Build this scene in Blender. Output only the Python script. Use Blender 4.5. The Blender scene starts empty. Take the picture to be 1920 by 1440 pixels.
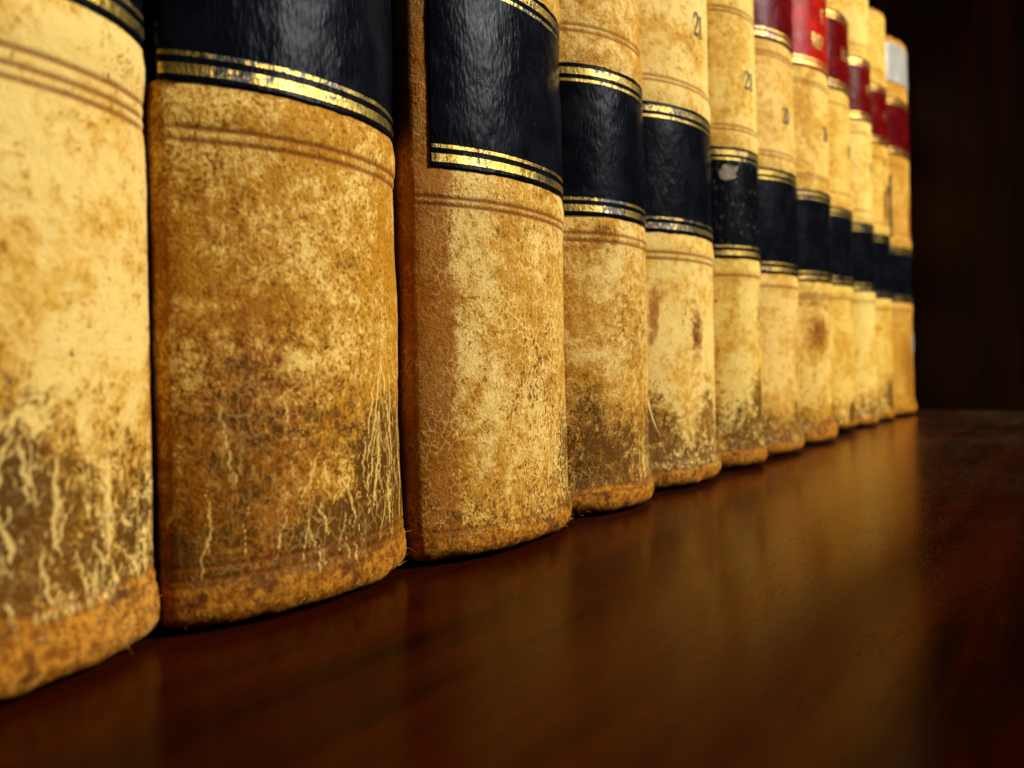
import bpy, math
import numpy as np
from mathutils import Vector, Matrix

SC = bpy.context.scene
COL = SC.collection

# ------------------------------------------------------------------ camera
cam_d = bpy.data.cameras.new('camera')
cam = bpy.data.objects.new('camera', cam_d)
COL.objects.link(cam)
SC.camera = cam
cam_d.sensor_width = 36.0
cam_d.lens = 30.0
cam_d.clip_start = 0.002
cam_d.clip_end = 50.0
cam_d.shift_y = -35.4 / 1920
YAW = math.radians(34.17)
cam.matrix_world = (Matrix.Translation((0, 0, 0.038))
                    @ Matrix.Rotation(YAW, 4, 'Z')
                    @ Matrix.Rotation(math.radians(90), 4, 'X')
                    @ Matrix.Rotation(math.radians(-1.3), 4, 'Z'))
cam_d.dof.use_dof = True
cam_d.dof.focus_distance = 0.172
cam_d.dof.aperture_fstop = 30.0 / 1.6           # an opening of 1.6 millimetres
cam_d.dof.aperture_blades = 0

# ------------------------------------------------------------------ light
world = bpy.data.worlds.new('World')
SC.world = world
world.use_nodes = True
bgn = world.node_tree.nodes['Background']
bgn.inputs['Color'].default_value = (0.9, 0.95, 1.0, 1)
bgn.inputs['Strength'].default_value = 0.006


def area(name, loc, target, sx, sy, power, color):
    d = bpy.data.lights.new(name, 'AREA')
    d.shape = 'RECTANGLE'
    d.size, d.size_y = sx, sy
    d.energy = power
    d.color = color
    o = bpy.data.objects.new(name, d)
    COL.objects.link(o)
    o.location = loc
    o.rotation_euler = (Vector(target) - Vector(loc)).to_track_quat('-Z', 'Y').to_euler()
    return o


area('room_lamp', (0.85, 0.62, 0.68), (-0.1, 0.22, 0.08), 0.28, 0.40, 26.5, (1.0, 0.96, 0.90))

SC.view_settings.view_transform = 'Standard'
SC.view_settings.look = 'None'
SC.view_settings.exposure = 0.0
SC.view_settings.gamma = 1.0
SC.view_settings.use_curve_mapping = False
SC.cycles.use_denoising = True
SC.cycles.max_bounces = 5
SC.cycles.adaptive_threshold = 0.02
SC.cycles.caustics_reflective = False
SC.cycles.caustics_refractive = False

# ------------------------------------------------------------------ numpy noise
_rs = np.random.RandomState(7)
_TAB = _rs.rand(512, 512)


def vnoise(x, y, seed=0):
    x = x + seed * 17.31
    y = y + seed * 9.77
    xi = np.floor(x).astype(int)
    yi = np.floor(y).astype(int)
    fx = x - xi
    fy = y - yi
    fx = fx * fx * (3 - 2 * fx)
    fy = fy * fy * (3 - 2 * fy)
    a = _TAB[xi % 512, yi % 512]
    b = _TAB[(xi + 1) % 512, yi % 512]
    c = _TAB[xi % 512, (yi + 1) % 512]
    d = _TAB[(xi + 1) % 512, (yi + 1) % 512]
    return (a * (1 - fx) + b * fx) * (1 - fy) + (c * (1 - fx) + d * fx) * fy


def fbm(x, y, seed=0, octv=4, gain=0.5):
    s = 0.0
    a = 1.0
    t = 0.0
    for k in range(octv):
        s = s + a * vnoise(x * 2 ** k, y * 2 ** k, seed + k * 3.7)
        t += a
        a *= gain
    return s / t


def sstep(a, b, x):
    t = np.clip((x - a) / (b - a), 0, 1)
    return t * t * (3 - 2 * t)


# ------------------------------------------------------------------ node helper
class NT:
    def __init__(self, name, dim='3D'):
        self.dim = dim
        self.m = bpy.data.materials.new(name)
        self.m.use_nodes = True
        self.t = self.m.node_tree
        self.t.nodes.clear()
        self.out = self.t.nodes.new('ShaderNodeOutputMaterial')

    def n(self, typ, **kw):
        nd = self.t.nodes.new(typ)
        for k, v in kw.items():
            setattr(nd, k, v)
        return nd

    def lk(self, a, b):
        self.t.links.new(a, b)

    def _set(self, sock, v):
        if isinstance(v, bpy.types.NodeSocket):
            self.lk(v, sock)
        elif isinstance(v, (tuple, list)):
            sock.default_value = tuple(v) + ((1,) if len(v) == 3 and sock.type == 'RGBA' else ())
        else:
            sock.default_value = v

    def math(self, op, a, b=0.0, c=0.0, clamp=False):
        nd = self.n('ShaderNodeMath', operation=op, use_clamp=clamp)
        self._set(nd.inputs[0], a)
        self._set(nd.inputs[1], b)
        self._set(nd.inputs[2], c)
        return nd.outputs[0]

    def ramp(self, v, a, b, lo=0.0, hi=1.0):
        nd = self.n('ShaderNodeMapRange', interpolation_type='SMOOTHSTEP')
        self._set(nd.inputs[0], v)
        for i, q in enumerate((a, b, lo, hi)):
            self._set(nd.inputs[i + 1], q)
        return nd.outputs[0]

    def mix(self, f, a, b, mode='MIX'):
        nd = self.n('ShaderNodeMix', data_type='RGBA', blend_type=mode)
        self._set(nd.inputs[0], f)
        self._set(nd.inputs[6], a)
        self._set(nd.inputs[7], b)
        return nd.outputs[2]

    def coords(self, kind, scale=(1, 1, 1), loc=(0, 0, 0), rot=(0, 0, 0)):
        c = self.n('ShaderNodeTexCoord')
        mp = self.n('ShaderNodeMapping')
        self.lk(c.outputs[kind], mp.inputs[0])
        mp.inputs['Scale'].default_value = scale
        mp.inputs['Location'].default_value = loc
        mp.inputs['Rotation'].default_value = rot
        return mp.outputs[0]

    def remap(self, vec, scale=(1, 1, 1), rot=(0, 0, 0), loc=(0, 0, 0)):
        mp = self.n('ShaderNodeMapping')
        self.lk(vec, mp.inputs[0])
        mp.inputs['Scale'].default_value = scale
        mp.inputs['Rotation'].default_value = rot
        mp.inputs['Location'].default_value = loc
        return mp.outputs[0]

    def noise(self, vec, scale, detail=4, rough=0.55, dist=0.0, color=False):
        nd = self.n('ShaderNodeTexNoise', noise_dimensions=self.dim)
        self.lk(vec, nd.inputs['Vector'])
        nd.inputs['Scale'].default_value = scale
        nd.inputs['Detail'].default_value = detail
        nd.inputs['Roughness'].default_value = rough
        nd.inputs['Distortion'].default_value = dist
        return nd.outputs['Color' if color else 'Fac']

    def voro(self, vec, scale, feature='DISTANCE_TO_EDGE', rnd=1.0, out='Distance'):
        nd = self.n('ShaderNodeTexVoronoi', feature=feature, voronoi_dimensions=self.dim)
        self.lk(vec, nd.inputs['Vector'])
        nd.inputs['Scale'].default_value = scale
        nd.inputs['Randomness'].default_value = rnd
        return nd.outputs[out]

    def warp(self, vec, scale, amt, detail=3):
        c = self.noise(vec, scale, detail, color=True)
        v1 = self.n('ShaderNodeVectorMath', operation='SUBTRACT')
        self.lk(c, v1.inputs[0])
        v1.inputs[1].default_value = (0.5, 0.5, 0.5)
        v2 = self.n('ShaderNodeVectorMath', operation='MULTIPLY_ADD')
        self.lk(v1.outputs[0], v2.inputs[0])
        v2.inputs[1].default_value = (amt, amt, amt)
        self.lk(vec, v2.inputs[2])
        return v2.outputs[0]

    def attr(self, name):
        a = self.n('ShaderNodeAttribute', attribute_name=name)
        return a.outputs['Fac']

    def bump(self, h, strength, dist, normal=None):
        b = self.n('ShaderNodeBump')
        b.inputs['Strength'].default_value = strength
        b.inputs['Distance'].default_value = dist
        self.lk(h, b.inputs['Height'])
        if normal is not None:
            self.lk(normal, b.inputs['Normal'])
        return b.outputs[0]

    def bsdf(self, color, rough=0.5, metal=0.0, spec=0.5, normal=None, **kw):
        p = self.n('ShaderNodeBsdfPrincipled')
        self._set(p.inputs['Base Color'], color)
        self._set(p.inputs['Roughness'], rough)
        self._set(p.inputs['Metallic'], metal)
        self._set(p.inputs['Specular IOR Level'], spec)
        if normal is not None:
            self.lk(normal, p.inputs['Normal'])
        for k, v in kw.items():
            self._set(p.inputs[k], v)
        return p.outputs[0]

    def done(self, sh):
        self.lk(sh, self.out.inputs[0])
        return self.m


# ------------------------------------------------------------------ materials
def leather_material(name, seed, pale=(0.75, 0.52, 0.150), tan=(0.43, 0.192, 0.013), brown=(0.078, 0.028, 0.0019),
                     rust=(0.29, 0.080, 0.003), mottle=0.5, crackle=0.5, fine=2.6, fibre=1.0, pits=0.0):
    T = NT(name, '2D')
    uv = T.coords('UV', loc=(seed * 13.1, seed * 7.7, seed * 3.3))
    dark, edge, crk, line, red = (T.attr(a) for a in ('soil', 'suede', 'crack', 'tool', 'redden'))
    # base mottling of bare calfskin: cloudy, then finer fibrous network
    cloud = T.noise(uv, 0.55, 5, 0.6, 0.4)
    wv = T.warp(uv, 3.0, 0.25)
    mid = T.noise(wv, 3.6, 5, 0.70)
    fin = T.noise(wv, 15.0, 4, 0.72)
    hair = T.noise(T.remap(wv, (30, 8, 1), (0, 0, 0.9)), 1.0, 3, 0.6)
    pock = T.voro(T.warp(uv, 7.0, 0.10), 6.5, 'F1')
    m1 = T.math('ADD', T.math('MULTIPLY', cloud, 0.6), T.math('MULTIPLY', mid, 0.75))
    m1 = T.math('ADD', m1, T.math('MULTIPLY', fin, 0.70))
    m1 = T.math('ADD', m1, T.math('MULTIPLY', hair, 0.40))
    m1 = T.math('ADD', m1, T.math('MULTIPLY', dark, 0.35))
    gold = (pale[0] * 0.88, pale[1] * 0.74, pale[2] * 0.42)
    ground = T.mix(T.ramp(T.math('ADD', cloud, T.math('MULTIPLY', T.math('SUBTRACT', mid, 0.5), 0.6)), 0.40, 0.66), pale, gold)
    worn = T.ramp(m1, 1.45 - 0.45 * mottle - 0.17, 1.45 - 0.45 * mottle + 0.17)
    col = T.mix(worn, ground, tan)
    # small brown pores clustered in patches
    clus = T.ramp(T.math('ADD', T.noise(uv, 1.1, 3, 0.6), T.math('MULTIPLY', dark, 0.25)), 0.52 - 0.2 * pits, 0.68 - 0.2 * pits)
    pores = T.math('MULTIPLY', T.ramp(pock, 0.30, 0.16), T.math('MULTIPLY', clus, T.ramp(fin, 0.45 - 0.1 * pits, 0.6 - 0.1 * pits)))
    col = T.mix(T.math('MULTIPLY', pores, 0.75), col, rust)
    # reddened leather, with the shade on B3's left strip painted in
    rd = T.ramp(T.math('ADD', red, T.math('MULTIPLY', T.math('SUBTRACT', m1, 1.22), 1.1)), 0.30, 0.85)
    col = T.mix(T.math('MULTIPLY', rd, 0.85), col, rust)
    # soiled areas: patchy threshold with fine ragged edges
    sn = T.math('ADD', T.math('MULTIPLY', T.math('SUBTRACT', mid, 0.5), 1.2), T.math('MULTIPLY', T.math('SUBTRACT', fin, 0.5), 1.0))
    sn = T.math('ADD', sn, T.math('MULTIPLY', T.math('SUBTRACT', hair, 0.5), 0.6))
    soil = T.ramp(T.math('ADD', dark, T.math('MULTIPLY', sn, 1.5)), 0.36, 0.80)
    soilcol = T.mix(T.ramp(cloud, 0.4, 0.62), brown, (brown[0] * 1.5, brown[1] * 1.55, brown[2] * 1.5))
    col = T.mix(T.math('MULTIPLY', soil, 0.95), col, soilcol)
    # crackle: pale fibre showing in the cracks of the grain layer
    cw = T.warp(uv, 2.2, 0.55, 4)
    cw = T.warp(cw, 9.0, 0.09, 2)
    lw = T.warp(T.warp(uv, 1.3, 0.30, 3), 7.0, 0.07, 2)
    width = T.ramp(T.noise(uv, 3.2, 3, 0.7), 0.42, 0.75, 0.006, 0.042)
    r1 = T.math('ABSOLUTE', T.math('SUBTRACT', T.noise(T.remap(lw, (2.6, 0.26, 1)), 1.0, 1, 0.5), 0.5))
    r2 = T.math('ABSOLUTE', T.math('SUBTRACT', T.noise(T.remap(lw, (4.6, 0.42, 1), (0, 0, 0.10), (3.3, 7.1, 0)), 1.0, 1, 0.5), 0.47))
    c1 = T.ramp(T.math('SUBTRACT', width, T.math('MINIMUM', r1, r2)), -0.008, 0.008)
    c1 = T.math('MULTIPLY', c1, T.ramp(T.noise(T.remap(uv, (1.7, 0.8, 1)), 1.0, 4, 0.65), 0.45, 0.53))
    v2 = T.voro(T.remap(T.warp(uv, 5.0, 0.2), (fine * 2.0, fine * 1.35, 1)), 1.0)
    c2 = T.ramp(v2, 0.13, 0.02)
    c2 = T.math('MULTIPLY', c2, T.ramp(T.noise(uv, 1.0, 4, 0.6), 0.38, 0.6))
    cr = T.math('MAXIMUM', T.math('MULTIPLY', c1, T.math('MULTIPLY', crk, fibre)),
                T.math('MULTIPLY', c2, T.math('MULTIPLY', T.math('ADD', crk, 0.25), crackle)), clamp=True)
    palec = (min(pale[0] * 1.05, .85), min(pale[1] * 1.02, .6), pale[2])
    # scuffed pale tufts in soiled zones
    tuft = T.math('MULTIPLY', T.ramp(T.noise(T.remap(cw, (1.6, 0.8, 1)), 2.6, 6, 0.76), 0.65, 0.71), T.math('MULTIPLY', crk, fibre))
    cr = T.math('MAXIMUM', cr, tuft, clamp=True)
    col = T.mix(T.math('MULTIPLY', cr, 0.92), col, palec)
    vn = T.ramp(T.math('ADD', T.attr('vein'), T.math('MULTIPLY', T.math('SUBTRACT', fin, 0.5), 1.1)), 0.30, 0.62)
    vn = T.math('MULTIPLY', vn, T.ramp(T.attr('vein'), 0.02, 0.2))
    col = T.mix(T.math('MULTIPLY', vn, 0.68), col, palec)
    # blind-tooled rules
    ln = T.math('MULTIPLY', line, T.ramp(T.math('ADD', fin, T.math('MULTIPLY', mid, 0.6)), 0.75, 1.15, 1.0, 0.45))
    col = T.mix(T.math('MULTIPLY', ln, 0.95), col, (0.19, 0.042, 0.004))
    # suede of worn edges
    ed = T.ramp(T.math('ADD', edge, T.math('MULTIPLY', sn, 0.9)), 0.34, 0.80)
    sued = T.mix(T.ramp(T.noise(uv, 7.0, 6, 0.75), 0.38, 0.62), (0.21, 0.055, 0.0025), (0.54, 0.22, 0.018))
    sued = T.mix(T.ramp(T.noise(uv, 1.6, 4, 0.6), 0.55, 0.68), sued, (0.10, 0.025, 0.004))
    col = T.mix(T.math('MULTIPLY', ed, 0.8), col, sued)
    # relief
    grain = T.voro(T.warp(uv, 9.0, 0.06), 15.0, 'F1')
    h = T.math('ADD', T.math('MULTIPLY', grain, 0.45), T.math('MULTIPLY', fin, 0.8))
    h = T.math('ADD', h, T.math('MULTIPLY', mid, 1.2))
    h = T.math('SUBTRACT', h, T.math('MULTIPLY', line, 0.6))
    h = T.math('ADD', h, T.math('MULTIPLY', hair, T.math('ADD', 0.25, edge)))
    nrm = T.bump(h, 0.6, 0.00028)
    rough = T.ramp(T.math('ADD', soil, T.math('MULTIPLY', cr, -0.6)), 0.2, 1.0, 0.66, 0.46)
    rough = T.math('ADD', rough, T.math('MULTIPLY', ed, 0.25), clamp=True)
    return T.done(T.bsdf(col, rough, spec=0.06, normal=nrm))


def label_leather(name, base, worn, seed, sheen=0.32, grainy=1.0, wear=0.0, tint=(1, 1, 1)):
    T = NT(name, '2D')
    uv = T.coords('UV', loc=(seed * 5.1, seed * 3.7, seed * 1.3))
    st = T.warp(T.remap(uv, (1.0, 0.42, 1.0)), 4.0, 0.12)
    peb = T.voro(st, 13.0, 'SMOOTH_F1')
    wr = T.noise(T.remap(st, (1.6, 0.55, 1)), 8.0, 5, 0.65)
    fin = T.noise(uv, 26.0, 4, 0.7)
    big = T.noise(uv, 0.9, 4, 0.6)
    col = T.mix(T.ramp(big, 0.42, 0.7), base, tuple(c * 1.6 + 0.001 for c in base))
    scuff = T.math('MULTIPLY', T.ramp(T.noise(T.remap(uv, (2.2, 1.2, 1)), 2.6, 6, 0.75), 0.60, 0.70), wear)
    col = T.mix(scuff, col, worn)
    h = T.math('ADD', T.math('MULTIPLY', peb, -1.2), T.math('MULTIPLY', wr, 0.8))
    h = T.math('ADD', h, T.math('MULTIPLY', fin, 0.35))
    nrm = T.bump(h, 0.5 * grainy, 0.00010)
    rough = T.ramp(T.math('ADD', T.math('MULTIPLY', big, 0.5), T.math('MULTIPLY', wr, 0.5)), 0.35, 0.65, sheen, sheen + 0.10)
    return T.done(T.bsdf(col, rough, spec=0.036, normal=nrm, **{'Specular Tint': tint}))


def gold_material(name, seed, under, loss=0.5):
    T = NT(name, '2D')
    uv = T.coords('UV', loc=(seed * 2.9, seed * 5.3, seed * 2.2))
    st = T.warp(T.remap(uv, (1.0, 0.5, 1.0)), 4.0, 0.12)
    crack = T.voro(T.remap(T.warp(uv, 6.0, 0.12), (9.0, 5.0, 1)), 1.0)
    flake = T.noise(T.remap(uv, (1.4, 1, 1)), 7.0, 6, 0.75)
    big = T.noise(uv, 0.8, 2, 0.5)
    a = T.ramp(T.math('ADD', flake, T.math('MULTIPLY', T.math('SUBTRACT', big, 0.5), 0.7)), 0.58 - 0.08 * loss, 0.65 - 0.06 * loss, 1.0, 0.0)
    a = T.math('MULTIPLY', a, T.ramp(crack, 0.005, 0.04))
    nrm = T.bump(T.noise(st, 9.0, 4, 0.7), 0.6, 0.00022)
    g = T.bsdf((0.46, 0.30, 0.060), T.ramp(flake, 0.3, 0.7, 0.30, 0.50), metal=1.0, normal=nrm)
    k = T.bsdf(under, 0.4, normal=nrm)
    mx = T.n('ShaderNodeMixShader')
    T.lk(a, mx.inputs[0])
    T.lk(k, mx.inputs[1])
    T.lk(g, mx.inputs[2])
    return T.done(mx.outputs[0])


def wood_material(name, light, dark, rot=(0, 0, 0), rough=0.27, spec=0.5, tint=(1, 1, 1), scratch=None):
    T = NT(name)
    ob = T.coords('Object', rot=rot)                       # metres, grain along local y
    g = T.warp(T.remap(ob, (14, 1.2, 14)), 1.0, 0.6)
    band = T.noise(g, 1.0, 5, 0.6, 0.8)
    fig = T.noise(T.remap(ob, (150, 9, 150)), 1.0, 5, 0.62)
    pv = T.remap(T.warp(ob, 60, 0.0012), (4200, 260, 4200))
    pore = T.ramp(T.voro(pv, 1.0, 'F1'), 0.30, 0.18)
    pore = T.math('MULTIPLY', pore, T.ramp(T.noise(T.remap(ob, (240, 80, 240)), 1.0, 3, 0.6), 0.44, 0.60))
    f = T.ramp(T.math('ADD', T.math('MULTIPLY', band, 0.6), T.math('MULTIPLY', fig, 0.5)), 0.40, 0.72)
    col = T.mix(f, dark, light)
    col = T.mix(T.math('MULTIPLY', pore, 0.6), col, tuple(c * 0.25 for c in dark))
    h = T.math('SUBTRACT', T.math('MULTIPLY', fig, 0.25), T.math('MULTIPLY', pore, 0.35))
    h = T.math('ADD', h, T.math('MULTIPLY', T.noise(T.remap(ob, (420, 60, 420)), 1.0, 4, 0.6), 0.5))
    if scratch:                                            # one hairline scratch across the grain
        sx, sy, an, ln = scratch
        sh = T.n('ShaderNodeVectorMath', operation='SUBTRACT')
        T.lk(ob, sh.inputs[0])
        sh.inputs[1].default_value = (sx, sy, 0)
        sp = T.n('ShaderNodeSeparateXYZ')
        T.lk(T.remap(sh.outputs[0], rot=(0, 0, -an)), sp.inputs[0])
        sm = T.math('MULTIPLY', T.ramp(T.math('ABSOLUTE', sp.outputs[1]), 0.00016, 0.00005),
                    T.ramp(T.math('ABSOLUTE', sp.outputs[0]), ln * 0.5, ln * 0.3))
        col = T.mix(T.math('MULTIPLY', sm, 0.8), col, (0.002, 0.0005, 0.0001))
        h = T.math('SUBTRACT', h, T.math('MULTIPLY', sm, 1.5))
    nrm = T.bump(h, 0.3, 0.00008)
    smear = T.noise(T.remap(ob, (22, 9, 22)), 1.0, 4, 0.6)
    dust = T.ramp(T.voro(T.remap(ob, (1, 1, 1)), 520, 'F1'), 0.13, 0.07)
    dust = T.math('MULTIPLY', T.math('MULTIPLY', dust, 0.35), T.ramp(T.noise(T.remap(ob, (1, 1, 1)), 38, 3, 0.6), 0.55, 0.68))
    col = T.mix(T.math('MULTIPLY', dust, 0.22), col, (0.25, 0.19, 0.12))
    pd = T.math('SUBTRACT', 1.0, T.math('MULTIPLY', pore, 0.45))
    r = T.math('ADD', T.ramp(smear, 0.3, 0.7, rough - 0.03, rough + 0.06), T.math('MULTIPLY', pore, 0.2))
    d = T.n('ShaderNodeBsdfDiffuse')
    T.lk(col, d.inputs['Color'])
    T.lk(nrm, d.inputs['Normal'])
    g = T.n('ShaderNodeBsdfGlossy')
    g.inputs['Color'].default_value = tint + (1,)
    T.lk(r, g.inputs['Roughness'])
    T.lk(nrm, g.inputs['Normal'])
    fr = T.n('ShaderNodeFresnel')
    fr.inputs['IOR'].default_value = 1 + spec
    mx = T.n('ShaderNodeMixShader')
    T.lk(T.math('MULTIPLY', fr.outputs[0], pd), mx.inputs[0])
    T.lk(d.outputs[0], mx.inputs[1])
    T.lk(g.outputs[0], mx.inputs[2])
    return T.done(mx.outputs[0])


def plain(name, color, rough=0.6, noise_scale=30, var=0.25, spec=0.3, metal=0.0):
    T = NT(name)
    ob = T.coords('Object')
    n = T.noise(ob, noise_scale, 5, 0.65)
    col = T.mix(T.ramp(n, 0.3, 0.7), tuple(c * (1 - var) for c in color), tuple(min(c * (1 + var), 1) for c in color))
    return T.done(T.bsdf(col, rough, spec=spec, metal=metal, normal=T.bump(n, 0.3, 0.0005)))


def page_material():
    T = NT('page_edges')
    ob = T.coords('Object')
    n = T.noise(T.remap(ob, (40, 4200, 6)), 1.0, 3, 0.5)
    col = T.mix(n, (0.28, 0.19, 0.09), (0.62, 0.50, 0.32))
    return T.done(T.bsdf(col, 0.85, spec=0.1, normal=T.bump(n, 0.5, 0.0004)))


M_shelf = wood_material('polished_walnut', (0.033, 0.0037, 0.0003), (0.003, 0.0004, 0.0001), rough=0.17, spec=0.12, tint=(1.0, 0.76, 0.45), scratch=(-0.0469, 0.1295, 0.157, 0.0119))
M_panel = wood_material('dark_walnut', (0.027, 0.0048, 0.0011), (0.003, 0.0006, 0.0002), rot=(math.radians(90), 0, 0), rough=0.42, spec=0.25)
M_pages = page_material()
M_board = plain('rubbed_calf_board', (0.30, 0.14, 0.03), 0.6, 60)
M_ink = plain('black_ink', (0.075, 0.048, 0.020), 0.55, 900, 0.5)
M_paper = plain('grey_paper_tag', (0.33, 0.31, 0.25), 0.35, 90, 0.22, 0.5)
M_gap = plain('book_gap_shade', (0.02, 0.008, 0.002), 0.8, 200)  # near-black colour standing in for the shaded gap beside the last book
M_fibre = plain('leather_fibre', (0.55, 0.26, 0.06), 0.8, 300, 0.4)


# ------------------------------------------------------------------ mesh helpers
def link(o, parent=None, mat=None):
    COL.objects.link(o)
    if mat is not None:
        o.data.materials.append(mat)
    if parent is not None:
        o.parent = parent
    return o


def grid_mesh(name, P, UV, attrs=None, smooth=True):
    """P: rows x cols x 3 vertices of a sheet; UV: rows x cols x 2."""
    R, Cn = P.shape[:2]
    idx = np.arange(R * Cn).reshape(R, Cn)
    q = np.stack([idx[:-1, :-1], idx[:-1, 1:], idx[1:, 1:], idx[1:, :-1]], -1).reshape(-1, 4)
    me = bpy.data.meshes.new(name)
    me.vertices.add(R * Cn)
    me.vertices.foreach_set('co', P.reshape(-1).astype(np.float32))
    me.loops.add(q.size)
    me.loops.foreach_set('vertex_index', q.reshape(-1).astype(np.int32))
    me.polygons.add(len(q))
    me.polygons.foreach_set('loop_start', (np.arange(len(q)) * 4).astype(np.int32))
    if smooth:
        me.polygons.foreach_set('use_smooth', np.ones(len(q), bool))
    me.update(calc_edges=True)
    l = me.uv_layers.new(name='UVMap')
    l.data.foreach_set('uv', UV.reshape(-1, 2)[q.reshape(-1)].reshape(-1).astype(np.float32))
    for k, v in (attrs or {}).items():
        a = me.attributes.new(k, 'FLOAT', 'POINT')
        a.data.foreach_set('value', np.broadcast_to(v, (R, Cn)).reshape(-1).astype(np.float32))
    return me


def box_mesh(name, x0, x1, y0, y1, z0, z1, bev=0.0008):
    import bmesh
    bm = bmesh.new()
    bmesh.ops.create_cube(bm, size=1.0)
    for v in bm.verts:
        v.co = Vector(((x0 + x1) / 2 + v.co.x * (x1 - x0), (y0 + y1) / 2 + v.co.y * (y1 - y0), (z0 + z1) / 2 + v.co.z * (z1 - z0)))
    if bev:
        bmesh.ops.bevel(bm, geom=bm.edges[:], offset=bev, segments=2, affect='EDGES', profile=0.6)
    me = bpy.data.meshes.new(name)
    bm.to_mesh(me)
    bm.free()
    return me


# ------------------------------------------------------------------ the bookcase
def structure(name, me, mat, label):
    o = link(bpy.data.objects.new(name, me), None, mat)
    o['kind'] = 'structure'
    o['label'] = label
    return o


PANEL_Y = 0.664
structure('shelf', box_mesh('shelf', -0.300, 0.075, -0.25, PANEL_Y - 0.0004, -0.022, 0.0, 0.0015), M_shelf,
          'polished dark walnut shelf that the row of books stands on')
structure('side_panel', box_mesh('side_panel', -0.300, 0.090, PANEL_Y, PANEL_Y + 0.02, -0.022, 0.42, 0.0015), M_panel,
          'dark wooden side panel of the bookcase behind the last book')
structure('back_panel', box_mesh('back_panel', -0.312, -0.3005, -0.25, PANEL_Y + 0.02, -0.022, 0.42, 0.001), M_panel,
          'dark wooden back of the bookcase behind the books')


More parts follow.
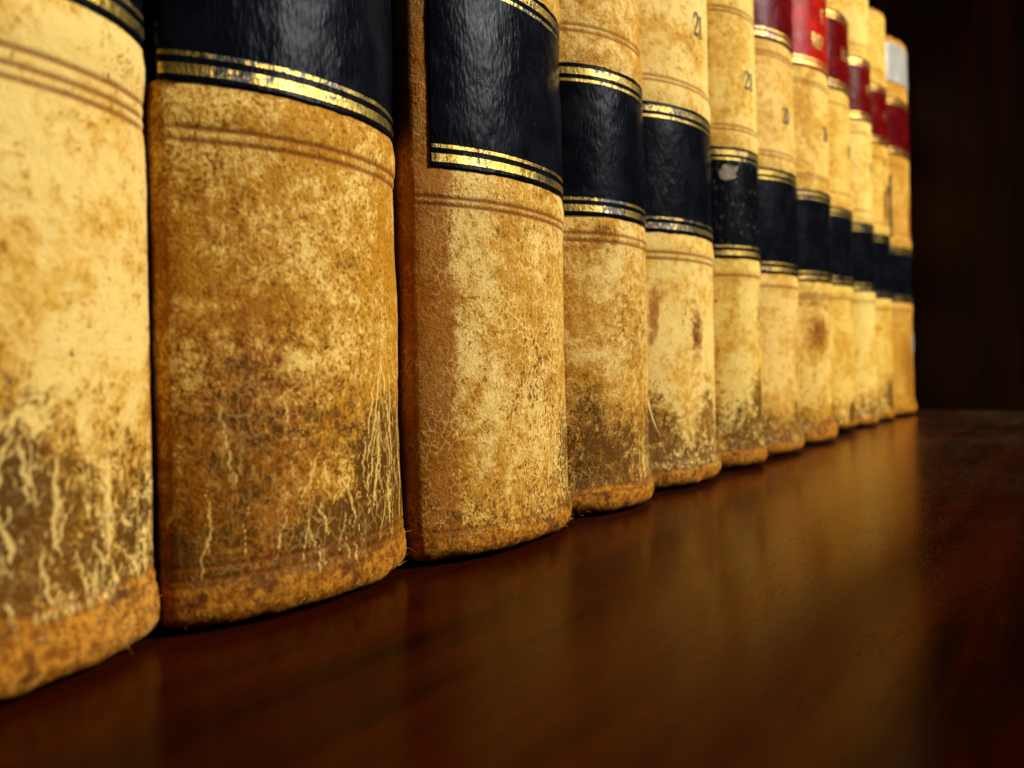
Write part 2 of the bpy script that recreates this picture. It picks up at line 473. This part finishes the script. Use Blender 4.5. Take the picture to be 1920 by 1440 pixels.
# ------------------------------------------------------------------ books
class Book:
    def __init__(s, **k):
        s.__dict__.update(dict(bulge=0.0095, p=2.1, turn=0.0050, H=0.243, black=(7.4, 11.1), red=None, rules=(), blobs=(), seed=1,
                               du=0.0005, dz=0.0005, fine_to=0.0, lift=0.0007, skew=0.0, cracks=(), reds=(), veins=(), mat={},
                               label_in=-0.05, tail=0.42, lump=0.00030, tail_out=0.0008, crack0=0.12, soil0=0.05, grime=1.9, wear=0.0,
                               red_col=(0.16, 0.0035, 0.003), number=None, letters=()))
        s.__dict__.update(k)
        s.y0, s.y1 = s.span[0] / 100, s.span[1] / 100
        s.w = (s.y1 - s.y0) / 2
        s.yc = (s.y0 + s.y1) / 2
        s.xf = (s.front - 0.06) / 100
        s.section()

    def section(s):
        w = s.w
        ph = np.linspace(0, math.pi / 2, 90)
        t = np.sin(ph)
        # a rounded back that turns smoothly into the sides
        half = list(zip(-0.65 * s.bulge * t ** s.p - s.turn * (1 - np.cos(ph)), w * t))
        b = s.depth = 0.65 * s.bulge + s.turn
        half += [(-b - 0.0012, w), (-b - 0.0030, w - 0.0003), (-b - 0.0055, w - 0.0014),
                 (-b - 0.0085, w - 0.0018), (-b - 0.0115, w - 0.0006), (-b - 0.0145, w), (-b - 0.026, w)]
        half = np.array(half)
        full = np.concatenate([(half * [1, -1])[:0:-1], half])
        for _ in range(2):
            a, c = full[:-1], full[1:]
            mid = np.empty((2 * len(a), 2))
            mid[0::2] = a * 0.75 + c * 0.25
            mid[1::2] = a * 0.25 + c * 0.75
            full = np.concatenate([full[:1], mid, full[-1:]])
        L = np.concatenate([[0], np.cumsum(np.linalg.norm(np.diff(full, axis=0), axis=1))])
        s.sec_u = L - L[-1] / 2
        s.sec = full
        s.umax = L[-1] / 2
        tn = np.gradient(full, s.sec_u, axis=0)
        tn /= np.linalg.norm(tn, axis=1)[:, None]
        s.nrm = np.stack([tn[:, 1], -tn[:, 0]], 1)
        # arc coordinate at which the rounded back ends
        s.uend = s.sec_u[np.argmax(full[:, 1] >= w - 0.0012)]

    def wob(s, u, z, amp=1.0):
        return amp * (fbm(u * 60, z * 40, s.seed, 3) - 0.5)

    def disp(s, u, z):
        d = s.lump * 2 * (fbm(u * 70, z * 55, s.seed + 5, 3) - 0.5)
        d = d + 0.00016 * (fbm(u * 500, z * 380, s.seed + 9, 3) - 0.5)
        for zr in s.rules:
            d = d - 0.00016 * np.exp(-((z - zr / 100) / 0.00035) ** 2)
        for zl, sg in ((s.black[0], -1), (s.black[1], 1)):
            d = d + 0.00055 * np.exp(-((z - zl / 100 - sg * 0.004) / 0.0035) ** 2)
        # tail and head of the spine
        zt = z - s.lift
        d = d + 0.8 * s.tail_out * np.exp(-((zt - 0.0038) / 0.0040) ** 2) * (0.6 + 0.8 * fbm(u * 120, z * 0, s.seed + 2, 3))
        for q in (zt, s.H - z):
            r = 0.0027 + 0.0022 * (fbm(u * 150, q * 0, s.seed + 31, 3) - 0.5)
            k = np.clip((r - q) / r, 0, 1)
            d = d - r * (1 - np.sqrt(np.clip(1 - k * k, 0, 1)))
        return d

    def surf(s, u, z, off=0.0):
        u, z = np.broadcast_arrays(np.asarray(u, float), np.asarray(z, float))
        d = s.disp(u, z) + off
        x = np.interp(u, s.sec_u, s.sec[:, 0]) + d * np.interp(u, s.sec_u, s.nrm[:, 0])
        y = np.interp(u, s.sec_u, s.sec[:, 1]) + d * np.interp(u, s.sec_u, s.nrm[:, 1])
        # books touch but do not cut into each other
        y = np.clip(y, -s.w - 0.0001, s.w + 0.0001)
        return np.stack([x, y, z], -1)

    def masks(s, u, z):
        uc, zc = u * 100, z * 100

        def blobs(lst, jit=0.5):
            m = np.zeros_like(uc)
            ju = uc + jit * 1.2 * (fbm(uc * 0.9, zc * 0.9, s.seed + 41, 4) - 0.5)
            jz = zc + jit * 1.6 * (fbm(uc * 0.9, zc * 0.7, s.seed + 51, 4) - 0.5)
            for (bu, bz, ru, rz, a) in lst:
                r2 = ((ju - bu) / ru) ** 2 + ((jz - bz) / rz) ** 2
                m = np.maximum(m, a * np.exp(-r2 ** 1.3))
            return m
        soil = np.maximum(blobs(s.blobs), s.soil0)
        climb = s.grime * (0.75 + 1.3 * fbm(uc * 0.8, zc * 0.15, s.seed + 91, 4))
        soil = np.maximum(soil, 0.72 * sstep(climb + 0.8, climb - 1.6, zc) * (0.45 + 1.1 * fbm(uc * 1.1, zc * 0.5, s.seed + 95, 4)))
        crack = np.maximum(blobs(s.cracks, 0.3), s.crack0)
        red = blobs(s.reds, 0.4)
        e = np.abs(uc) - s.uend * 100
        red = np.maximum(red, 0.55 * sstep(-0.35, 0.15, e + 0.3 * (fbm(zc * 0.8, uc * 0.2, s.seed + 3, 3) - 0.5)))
        th = s.tail * (0.75 + 0.7 * fbm(uc * 1.3, zc * 0, s.seed + 61, 4))
        suede = sstep(th + 0.18, th - 0.12, zc - s.lift * 100)
        suede = np.maximum(suede, sstep(0.5, 0.15, s.H * 100 - zc))
        tool = np.zeros_like(uc)
        for zr in s.rules:
            lwob = 0.012 * (fbm(uc * 1.2, zc * 0 + zr, s.seed + 71, 2) - 0.5)
            tool = np.maximum(tool, (0.6 if zr < 1.5 else 1.0) * np.exp(-((zc - zr - lwob) / 0.040) ** 2))
        tool = tool * sstep(s.uend * 100 + 0.1, s.uend * 100 - 0.25, np.abs(uc))
        # long pale splits that run down the grain of the worn foot
        vein = np.zeros_like(uc)
        rv = np.random.RandomState(s.seed * 11 + 5)
        for (n, ua, ub, za, zb, la, lb, wd) in s.veins:
            for _ in range(n):
                L = la + (lb - la) * rv.rand() ** 1.5
                zt = za + (zb - za) * rv.rand()
                zs = np.linspace(max(zt - L, 0.45 + 0.3 * rv.rand()), zt, 26)
                if zs[0] > zs[-1]:
                    continue
                step = rv.randn(26) * 0.021
                kink = np.cumsum(step - step.mean()) + 0.10 * rv.randn() * np.linspace(-1, 1, 26)
                us = ua + (ub - ua) * rv.rand() + kink
                ww = wd * (0.45 + 0.9 * rv.rand()) * np.sin(np.pi * np.linspace(0.05, 0.95, 26)) * (0.6 + 0.8 * rv.rand(26))
                c = np.interp(zc, zs, us)
                wz = np.interp(zc, zs, ww, left=0, right=0)
                m = np.clip(1.4 - np.abs(uc - c) / np.maximum(wz, 1e-4), 0, 1) * (wz > 0.002)
                vein = np.maximum(vein, m)
        return dict(soil=soil, suede=suede, crack=crack, tool=tool, redden=red, vein=vein)

    def patch(s, name, u0, u1, z0, z1, off, mat, parent, du=0.0006, dz=0.0006, ragged=0.0, skirt=True, thick=0.0004):
        nu = max(4, int((u1 - u0) / du))
        nz = max(3, int((z1 - z0) / dz))
        uu = np.linspace(u0, u1, nu)
        zz = np.linspace(z0, z1, nz)
        U, Z = np.meshgrid(uu, zz)
        if ragged:
            rb = ragged * (fbm(uu * 300, uu * 0, s.seed + 5 + z0 * 100, 4) - 0.5)
            rt = ragged * (fbm(uu * 300, uu * 0, s.seed + 15 + z1 * 100, 4) - 0.5)
            t = (Z - z0) / (z1 - z0)
            Z = Z + rb[None] * (1 - t) ** 4 + rt[None] * t ** 4
            rl = ragged * (fbm(zz * 300, zz * 0, s.seed + 25, 4) - 0.5)
            t = (U - u0) / (u1 - u0)
            U = U + rl[:, None] * ((1 - t) ** 6 + t ** 6)
        Z = Z + s.skew * U
        O = np.full_like(U, off)
        if skirt:
            U = np.pad(U, 1, mode='edge')
            Z = np.pad(Z, 1, mode='edge')
            O = np.pad(O, 1, constant_values=off - thick)
        P = s.surf(U, Z, O)
        me = grid_mesh(name, P, np.stack([U * 100, Z * 100], -1))
        return link(bpy.data.objects.new(name, me), parent, mat)

    def build(s, label, group=None):
        root = bpy.data.objects.new('leather_book', None)
        COL.objects.link(root)
        root.empty_display_size = 0.02
        root.location = (s.xf, s.yc, 0)
        root['label'] = label
        root['category'] = 'book'
        if group:
            root['group'] = group
        # --- spine leather
        ua = np.arange(-s.uend - 0.001, s.uend + 0.001, s.du)
        side = np.linspace(s.uend + 0.001, s.umax, 22)[1:]
        uu = np.concatenate([-side[::-1], ua, side])
        zz = [s.lift + v for v in (0.0004, 0.0006, 0.0009, 0.0013, 0.0018, 0.0023)]
        z = s.lift + 0.0028
        top = s.H - 0.0030
        while z < top:
            zz.append(z)
            z += s.dz if (z < s.fine_to or s.fine_to == 0) else s.dz * 3
        zz += [s.H - v for v in (0.0028, 0.0022, 0.0016, 0.0010, 0.0006, 0.0003)]
        zz = np.array(zz)
        U, Z = np.meshgrid(uu, zz)
        O = np.zeros_like(U)
        # turn-ins: extra rows that fold under the tail and over the head
        U = np.concatenate([U[:1], U[:1], U, U[-1:], U[-1:]])
        Z = np.concatenate([Z[:1] + 0.0002, Z[:1], Z, Z[-1:], Z[-1:] - 0.0002])
        O = np.concatenate([O[:1] - 0.0032, O[:1] - 0.0012, O, O[-1:] - 0.0012, O[-1:] - 0.0032])
        P = s.surf(U, Z, O)
        # ragged lower edge
        rag = 0.0007 * (fbm(U * 260, Z * 0, s.seed + 81, 4) - 0.35)
        P[..., 2] += np.clip(rag, 0, 1) * sstep(0.006, 0.0, Z - s.lift)
        me = grid_mesh('spine', P, np.stack([U * 100, Z * 100], -1), s.masks(U, Z))
        spine = link(bpy.data.objects.new('spine', me), root, leather_material('calf_leather', s.seed, **s.mat))
        # --- boards and page block
        b, w, H = s.depth, s.w, s.H
        for sg in (-1, 1):
            ya, yb = sorted((sg * (w - 0.0036), sg * (w - 0.0007)))
            link(bpy.data.objects.new('cover_board', box_mesh('cover_board', -0.170, -b - 0.0095, ya, yb, 0.0, H, 0.0006)), root, M_board)
        link(bpy.data.objects.new('page_block', box_mesh('page_block', -0.166, -b - 0.0040, -w + 0.0042, w - 0.0042, 0.0035, H - 0.0035, 0.001)), root, M_pages)
        # --- title pieces
        ul = s.uend - s.label_in / 100
        for key, (nm, base, worn, loss, sheen) in dict(
                black=('black_title_label', (0.0022, 0.0026, 0.0042), (0.16, 0.11, 0.07), 0.75, 0.22),
                red=('red_title_label', s.red_col, (0.30, 0.03, 0.02), 0.35, 0.22)).items():
            rng = getattr(s, key)
            if not rng:
                continue
            z0, z1 = rng[0] / 100, rng[1] / 100
            near = s.fine_to > 0
            lab = s.patch(nm, -ul, ul, z0, z1, 0.00034, label_leather(nm + '_leather', base, worn, s.seed, sheen, 1.0, s.wear if key == 'black' else 0.25,
                                          (0.78, 0.87, 1.0) if key == 'black' else (1.0, 0.85, 0.85)),
                          root, 0.0004 if near else 0.0007, 0.0004 if near else 0.0007, ragged=0.0006)
            gm = gold_material('gold_leaf', s.seed + (3 if key == 'red' else 0), base, loss)
            for (a, c) in ((0.0010, 0.0026), (0.0037, 0.0044)):
                s.patch('gold_rule', -ul + 0.0002, ul - 0.0002, z0 + a, z0 + c, 0.00041, gm, lab, 0.0005, 0.0004, skirt=False)
                s.patch('gold_rule', -ul + 0.0002, ul - 0.0002, z1 - c, z1 - a, 0.00041, gm, lab, 0.0005, 0.0004, skirt=False)
            if key == 'red':
                for (txt, uc, zc, size, wd) in s.letters:
                    s.text('gold_lettering', txt, uc / 100, zc / 100, size / 100, wd, gm, lab, 0.00050)
        if s.number:
            txt, uc, zc, size = s.number
            s.digits(txt, uc / 100, zc / 100, size / 100, root)
        s.root = root
        return root

    # --- writing laid on the curved spine
    def lay(s, me, off):
        n = len(me.vertices)
        co = np.empty(n * 3, np.float32)
        me.vertices.foreach_get('co', co)
        co = co.reshape(-1, 3)
        P = s.surf(co[:, 0], co[:, 1], off)
        me.vertices.foreach_set('co', P.reshape(-1).astype(np.float32))
        l = me.uv_layers.new(name='UVMap')
        vi = np.empty(len(me.loops), np.int32)
        me.loops.foreach_get('vertex_index', vi)
        l.data.foreach_set('uv', (co[vi, :2] * 100).reshape(-1))
        me.update()

    def text(s, name, txt, u, z, size, wd, mat, parent, off):
        import bmesh
        cu = bpy.data.curves.new('lettering', 'FONT')
        cu.body = txt
        cu.size = size * 1.42
        cu.align_x = 'CENTER'
        cu.offset = size * 0.02
        tmp = bpy.data.objects.new('lettering', cu)
        COL.objects.link(tmp)
        bpy.context.view_layer.update()
        me = bpy.data.meshes.new_from_object(tmp.evaluated_get(bpy.context.evaluated_depsgraph_get()))
        bpy.data.objects.remove(tmp)
        bm = bmesh.new()
        bm.from_mesh(me)
        for v in bm.verts:
            v.co.x = v.co.x * wd + u
            v.co.y = v.co.y + z
            v.co.z = 0
        bm.to_mesh(me)
        bm.free()
        s.lay(me, off)
        me.materials.clear()
        return link(bpy.data.objects.new(name, me), parent, mat)

    def digits(s, txt, u, z, size, parent):
        shapes = {'2': [[(.12, .70, .10), (.06, .80, .16), (.16, .93, .12), (.38, 1.0, .08), (.66, .92, .17), (.74, .76, .24), (.62, .56, .20), (.34, .32, .10), (.08, .07, .07)],
                        [(.04, .05, .10), (.30, .07, .15), (.55, .04, .16), (.76, .08, .10), (.82, .24, .05)]],
                  '1': [[(.16, .88, .04), (.32, .92, .08), (.42, .98, .12)], [(.42, 1.0, .20), (.42, .5, .20), (.42, .03, .20)], [(.14, .02, .05), (.42, .03, .09), (.70, .02, .05)]],
                  '0': [[(.40 + .34 * math.sin(a), .5 + .48 * math.cos(a), .07 + .15 * abs(math.sin(a))) for a in np.linspace(0, 2 * math.pi, 25)]],
                  '9': [[(.40 + .32 * math.sin(a), .70 + .28 * math.cos(a), .07 + .13 * abs(math.sin(a))) for a in np.linspace(0, 2 * math.pi, 21)],
                        [(.72, .70, .2), (.70, .40, .18), (.52, .10, .1), (.22, .03, .1), (.14, .14, .14)]]}
        adv = 0.80
        k = 0
        for ch in txt:
            vs, fs = [], []
            ox = (k - len(txt) / 2) * adv * 0.62
            k += 1
            for st in shapes[ch]:
                st = np.array(st)
                t = np.linspace(0, len(st) - 1, (len(st) - 1) * 5 + 1)
                pts = np.stack([np.interp(t, np.arange(len(st)), st[:, c]) for c in range(3)], 1)
                tg = np.gradient(pts[:, :2], axis=0)
                tg /= np.linalg.norm(tg, axis=1)[:, None] + 1e-9
                nr = np.stack([-tg[:, 1], tg[:, 0]], 1)
                base = len(vs)
                for i in range(len(pts)):
                    for sg in (-1, 1):
                        q = pts[i, :2] + sg * nr[i] * pts[i, 2] * 0.5
                        vs.append((u + (ox + q[0] * 0.62) * size, z + q[1] * size, 0))
                for i in range(len(pts) - 1):
                    fs.append((base + 2 * i, base + 2 * i + 1, base + 2 * i + 3, base + 2 * i + 2))
            me = bpy.data.meshes.new('printed_digit')
            me.from_pydata(vs, [], fs)
            s.lay(me, 0.00022)
            link(bpy.data.objects.new('printed_digit', me), parent, M_ink)

    def fibres(s, spots, seed, parent):
        """loose leather hairs standing off a worn edge: (u cm, z cm, count, spread cm, length cm)"""
        rs = np.random.RandomState(seed)
        vs, fs = [], []
        for (uc, zc, n, sp_u, sp_z, ln) in spots:
            for _ in range(n):
                u = (uc + sp_u * rs.randn()) / 100
                z = max((zc + sp_z * rs.randn()) / 100, s.lift + 0.0012)
                p = s.surf(np.array([u]), np.array([z]), -0.0001)[0]
                q = s.surf(np.array([u]), np.array([z]), 0.001)[0]
                d = (q - p) / (np.linalg.norm(q - p) + 1e-9)
                d = d * 0.7 + rs.randn(3) * 0.6
                L = ln / 100 * (0.4 + rs.rand())
                r = 0.00005 + 0.00004 * rs.rand()
                cur = p.copy()
                ring = []
                for k in range(6):
                    base = len(vs)
                    rr = r * (1 - k / 6.5)
                    for a in range(3):
                        an = a * 2.094
                        vs.append(tuple(cur + rr * np.array([math.cos(an), math.sin(an) * 0.6, math.sin(an)])))
                    ring.append(base)
                    d = d + rs.randn(3) * 0.35
                    d /= np.linalg.norm(d)
                    cur = cur + d * L / 5
                    cur[2] = max(cur[2], 0.0002)
                for k in range(5):
                    for a in range(3):
                        b2 = (a + 1) % 3
                        fs.append((ring[k] + a, ring[k] + b2, ring[k + 1] + b2, ring[k + 1] + a))
        me = bpy.data.meshes.new('loose_fibres')
        me.from_pydata(vs, [], fs)
        o = link(bpy.data.objects.new('loose_fibres', me), parent, M_fibre)
        o['kind'] = 'stuff'
        return o


near = dict(du=0.00027, dz=0.00027, fine_to=0.125)
books = []


def add(label, **k):
    b = Book(**k)
    b.build(label)
    books.append(b)
    return b


B1 = add('pale tan leather book with dark crackled foot at the open end of the row',
         span=(2.1, 7.28), front=-10.22, bulge=0.0085, black=(8.45, 12.2), rules=(7.62, 7.42, 7.26, 1.02, 0.84, 12.9, 13.1), seed=1, grime=2.2, tail=0.8,
         blobs=[(0.2, 2.0, 1.75, 1.55, 1.0), (-1.2, 2.4, 1.6, 1.7, 1.0), (1.1, 1.5, 1.1, 1.0, .85), (1.9, 7.9, .5, .5, .35)],
         cracks=[(0.3, 2.0, 2.2, 1.9, .8)], veins=[(24, -1.2, 1.7, 1.0, 3.4, .5, 1.8, .034)], mat=dict(mottle=0.12, crackle=0.15, fibre=1.0), tail_out=0.0012, lump=0.0003, **near)
B2 = add('mottled amber leather book, red-brown and heavily cracked near its foot, beneath a wide black label',
         span=(7.295, 12.25), front=-10.02, bulge=0.0072, black=(7.98, 11.8), rules=(7.32, 7.14, 0.98, 0.80, 12.4, 12.6), seed=2, grime=1.5, tail=0.55,
         blobs=[(1.5, 2.2, 1.2, 1.3, 1.5), (0.5, 1.2, 1.8, 0.75, 1.3), (-1.7, 2.6, 1.0, 2.4, .6), (.2, 2.9, 1.8, 1.0, .55), (-.8, 4.6, 1.2, .7, .30), (.6, 5.6, .7, .5, .3), (-1.9, 6.6, .8, .9, .3)],
         cracks=[(1.5, 2.3, .9, 1.5, .45), (0.2, 1.6, 1.6, 1.0, .35), (-1.6, 2.6, .7, 1.5, .3)],
         veins=[(26, .95, 2.3, 1.6, 4.2, .6, 2.6, .026), (18, -.6, 1.4, 1.0, 3.0, .35, 1.4, .024), (10, -2.3, -.4, 1.6, 4.6, .6, 2.0, .015)],
         reds=[(-1.6, 2.6, 1.5, 3.0, .70), (-1.9, 1.0, 1.1, 1.2, 1.1), (-1.8, 5.5, .7, 2.0, .45), (.2, 1.0, 2.0, 1.0, .6)],
         mat=dict(mottle=0.58, crackle=0.45, fine=3.0, fibre=1.0, pits=1.0, pale=(0.77, 0.51, 0.125), tan=(0.42, 0.180, 0.008), rust=(0.25, 0.066, 0.002)), tail_out=0.0008, lump=0.00045, crack0=0.10, soil0=0.1, label_in=-0.4, **near)
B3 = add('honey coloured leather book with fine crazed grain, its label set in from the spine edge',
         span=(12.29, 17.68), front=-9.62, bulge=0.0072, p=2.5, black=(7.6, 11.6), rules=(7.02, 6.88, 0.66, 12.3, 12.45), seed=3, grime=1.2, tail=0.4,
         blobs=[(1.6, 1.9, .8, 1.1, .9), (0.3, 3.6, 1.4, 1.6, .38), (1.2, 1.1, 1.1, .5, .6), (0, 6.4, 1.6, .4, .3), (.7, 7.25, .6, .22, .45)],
         veins=[(14, .6, 2.2, 1.0, 3.2, .5, 1.6, .018)], cracks=[(0.9, 2.6, 1.5, 2.0, .9), (.2, 4.5, 1.7, 2.6, .75)], reds=[(-2.75, 5, .75, 12, 1.3)],  # reds: reddish leather of the left strip plus its painted shade
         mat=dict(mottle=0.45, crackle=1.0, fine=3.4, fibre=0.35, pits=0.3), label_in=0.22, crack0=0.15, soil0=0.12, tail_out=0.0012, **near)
mid = dict(du=0.00036, dz=0.0004)
B4 = add('tan leather book with an olive-brown stained lower spine and frayed orange foot',
         span=(17.71, 22.27), front=-9.66, black=(7.42, 11.12), rules=(6.98, 6.80, 12.08, 11.92, 0.74, 0.58), seed=4, grime=2.3, tail=0.55,
         blobs=[(1.2, 1.6, 1.1, 1.5, .95), (0.2, 1.2, 1.6, .7, .65), (0, 4.6, 1.4, 1.6, .4), (-1.2, 7.2, .5, .3, .5), (1, 14, .8, 1.2, .3)],
         veins=[(14, -.4, 1.6, 1.0, 3.6, .6, 2.0, .022)], cracks=[(1.0, 1.8, 1.0, 1.6, .6), (0, 3.6, 1.4, 1.2, .4)], reds=[(0, .5, 2.6, .5, .6), (-1.6, 6.9, .7, .5, .5)],
         mat=dict(mottle=0.45, crackle=0.6, fine=3.0, fibre=0.8), soil0=0.08, tail_out=0.0014, **mid)
B5 = add('pale leather book printed with a clear black number 21 above its black label',
         span=(22.30, 27.77), front=-9.78, black=(7.58, 11.35), rules=(6.98, 6.80, 11.98, 12.12, 0.90, 0.62), seed=5, grime=2.0, tail=0.45, number=('21', 0.10, 13.78, 0.70),
         blobs=[(.4, 1.8, 1.0, 1.3, .72), (-.4, 4.7, .4, .8, .65), (-.6, 5.2, .6, .8, .35), (-.5, 13.6, .9, 1.0, .25)],
         cracks=[(1.1, 1.8, 1.0, 1.4, .5)], reds=[(-.4, 4.7, .35, .8, .7), (-2.4, 5.2, .25, 1.2, .9)],
         mat=dict(mottle=0.12, crackle=0.4, fine=3.0, fibre=0.7), tail_out=0.0014, **mid)
B6 = add('pale leather book numbered 21 whose black label is rubbed grey at its upper corner',
         span=(27.81, 31.80), front=-9.68, black=(7.3, 11.1), rules=(6.7, 11.7, 11.85, 15.75, 15.9, 0.7), seed=6, grime=1.7, tail=0.5, wear=0.9, number=('21', -0.28, 13.25, 0.62),
         blobs=[(.1, 2.0, .8, 1.2, .95), (.3, 5.3, .4, .9, .7), (.6, 1.0, .9, .7, .8), (0.6, 16, .5, .8, .3)],
         cracks=[(.7, 1.6, .9, 1.2, .7)], mat=dict(mottle=0.15, crackle=0.2, fibre=0.9, pale=(0.74, 0.51, 0.125)), tail_out=0.0016, **mid)
far = dict(du=0.0006, dz=0.0006)
B7 = add('pinkish tan leather book numbered 20 under a dark maroon label',
         span=(31.84, 37.05), front=-9.70, black=(7.1, 11.15), red=(16.1, 20.0), rules=(6.6, 11.62, 11.8, 15.5, 15.65), seed=7, grime=1.6, tail=0.4, number=('20', -0.45, 13.05, 0.62),
         red_col=(0.075, 0.0016, 0.0022), letters=[('RI', -0.95, 17.95, 0.75, 0.7)],
         blobs=[(.2, 1.2, .8, .9, .9), (.4, 4.2, .5, 1.6, .45), (-.3, 2.3, .8, .6, .35)],
         cracks=[(.9, 1.2, .8, 1.0, .6)], mat=dict(mottle=0.3, crackle=0.2, pale=(0.72, 0.475, 0.125), tan=(0.50, 0.255, 0.035)), tail_out=0.0014, **far)
B8 = add('leather book with a bright scarlet label and a round brown blotch low on its spine',
         span=(37.09, 42.36), front=-9.62, black=(7.15, 11.15), red=(16.5, 20.3), rules=(6.55, 6.4, 11.65, 11.8, 15.75, 15.9), seed=8, grime=1.4, tail=0.5, number=('20', -0.10, 13.5, 0.62),
         red_col=(0.28, 0.006, 0.003), letters=[('REP', -0.75, 17.45, 0.66, 0.72), ('E', -0.25, 18.7, 0.66, 0.72)],
         blobs=[(-1.2, 4.8, .9, .9, .58), (-1.2, 6.2, 1.2, .25, .6), (.5, 1.3, .8, .9, .8), (0, .8, 2.2, .4, .5)],
         cracks=[(-1.2, 5.6, 1.0, .8, .9)], reds=[(-1.2, 4.8, .85, .9, .6), (0, .7, 2.4, .4, .5)], mat=dict(mottle=0.35, crackle=0.2, pale=(0.72, 0.48, 0.11)), tail_out=0.0014, **far)
B9 = add('pale book lettered on deep red, its foot lifted off the shelf over a dark gap',
         span=(42.40, 47.9), front=-9.88, black=(7.35, 11.2), red=(17.0, 20.9), rules=(6.7, 11.9, 16.3, 21.6), seed=9, grime=1.2, tail=0.35, lift=0.0022, number=('19', 0.1, 13.8, 0.62),
         red_col=(0.085, 0.0012, 0.0010), letters=[('I-II', -0.4, 18.6, 0.6, 0.7)],
         blobs=[(-.1, 1.1, .9, .7, 1.0), (.2, 6.2, .5, .7, .4)], mat=dict(mottle=0.22, crackle=0.2, pale=(0.68, 0.44, 0.085)), tail_out=0.001, **far)
B10 = add('creamiest of the pale books, with a plain wine red label',
          span=(47.94, 52.0), front=-9.76, black=(7.35, 11.05), red=(16.6, 20.0), rules=(6.8, 11.7, 15.9, 20.7), seed=10, grime=1.3, tail=0.4, number=('19', 0.0, 13.8, 0.62),
          red_col=(0.085, 0.0012, 0.0010), letters=[('R', -0.4, 18.0, 0.6, 0.7)],
          blobs=[(0, .9, .8, .9, .75)], mat=dict(mottle=0.06, crackle=0.15, pale=(0.74, 0.52, 0.13)), tail_out=0.0012, **far)
B11 = add('leather book with a torn head and brown stained foot, next to the endmost book',
          span=(52.04, 57.0), front=-9.76, black=(7.2, 10.95), red=(16.2, 19.7), rules=(6.6, 11.6, 15.4, 20.5), seed=11, grime=1.7, tail=0.4, number=('19', 0.0, 13.3, 0.62),
          red_col=(0.085, 0.0012, 0.0010), letters=[('R', -0.4, 17.6, 0.6, 0.7)], H=0.242,
          blobs=[(-.2, 1.4, 1.2, 1.2, .95), (-.3, 12.6, .6, 1.2, .6), (-.4, 15.3, .5, .4, .6)], reds=[(-.3, 12.6, .7, 1.3, .8), (0, .6, 2.2, .6, .4)],
          mat=dict(mottle=0.25, crackle=0.2, pale=(0.68, 0.44, 0.085)), tail_out=0.0012, **far)
B12 = add('endmost orange-tan leather book wearing grey paper tags beside the wooden side panel',
          span=(57.04, 63.4), front=-9.55, black=(7.2, 10.7), red=(16.5, 20.1), rules=(6.7, 11.5, 15.8), seed=12, grime=1.0, tail=0.45,
          red_col=(0.065, 0.0010, 0.0018), H=0.240,
          blobs=[(-.3, 3, 1.8, 2.8, .5), (.5, 12.2, .9, 1.2, .6)], reds=[(0, 3, 2.0, 3.5, .55), (.4, 12.5, 1.0, 1.8, .8)],
          mat=dict(mottle=0.65, crackle=0.2, pale=(0.64, 0.39, 0.085)), tail_out=0.002, **far)
B12.patch('paper_tag', -2.9 / 100, 2.3 / 100, 0.2105, 0.2350, 0.0004, M_paper, B12.root, ragged=0.0012)
B12.patch('paper_tag', 0.2 / 100, 1.6 / 100, 0.0405, 0.0535, 0.0004, M_paper, B12.root, ragged=0.0012)
B12.patch('gap_shade_strip', -2.85 / 100, -2.60 / 100, 0.113, 0.152, 0.0003, M_gap, B12.root, ragged=0.002)  # dark strip that paints the shaded gap between B11 and B12

# small damage: the rubbed corner of a label and a curled sliver of leather
M_rub = plain('rubbed_label_skin', (0.20, 0.155, 0.11), 0.7, 400, 0.4, 0.1)
B6.patch('rubbed_patch', -1.80 / 100, -1.15 / 100, 0.1005, 0.1050, 0.00046, M_rub, B6.root, 0.0003, 0.0003, ragged=0.0045, skirt=False)
M_sliver = plain('peeled_leather', (0.74, 0.52, 0.20), 0.8, 500, 0.25, 0.05)
zz = np.linspace(0.0335, 0.0165, 40)
tt = np.linspace(0, 1, 40)
uu = -0.0272 + 0.0030 * tt ** 2
hw = 0.00045 * np.sin(np.pi * (0.06 + 0.9 * tt)) + 0.0001
U = uu[:, None] + hw[:, None] * np.array([-1, -0.4, 0.4, 1])[None]
O = np.broadcast_to(0.0003 + 0.0022 * tt[:, None] ** 3, U.shape) + np.array([0, 0.0004, 0.0004, 0])[None]
link(bpy.data.objects.new('peeled_sliver', grid_mesh('peeled_sliver', B5.surf(U, np.broadcast_to(zz[:, None], U.shape), O), np.stack([U * 100, np.broadcast_to(zz[:, None], U.shape) * 100], -1))), B5.root, M_sliver)

# frayed edges
B1.fibres([(1.5, .5, 30, .9, .25, .16)], 3, B1.root)
B2.fibres([(-2.35, 4.0, 30, .08, 2.4, .12), (1.2, .5, 50, 1.0, .2, .16)], 5, B2.root)
B3.fibres([(-2.5, 6, 50, .08, 3.5, .08), (1.6, .45, 40, .8, .2, .15)], 8, B3.root)
B4.fibres([(-2.0, .5, 22, .1, .3, .2), (1.2, .4, 40, .8, .2, .15)], 9, B4.root)
B6.fibres([(1.4, .3, 16, .1, .1, .25)], 12, B6.root)
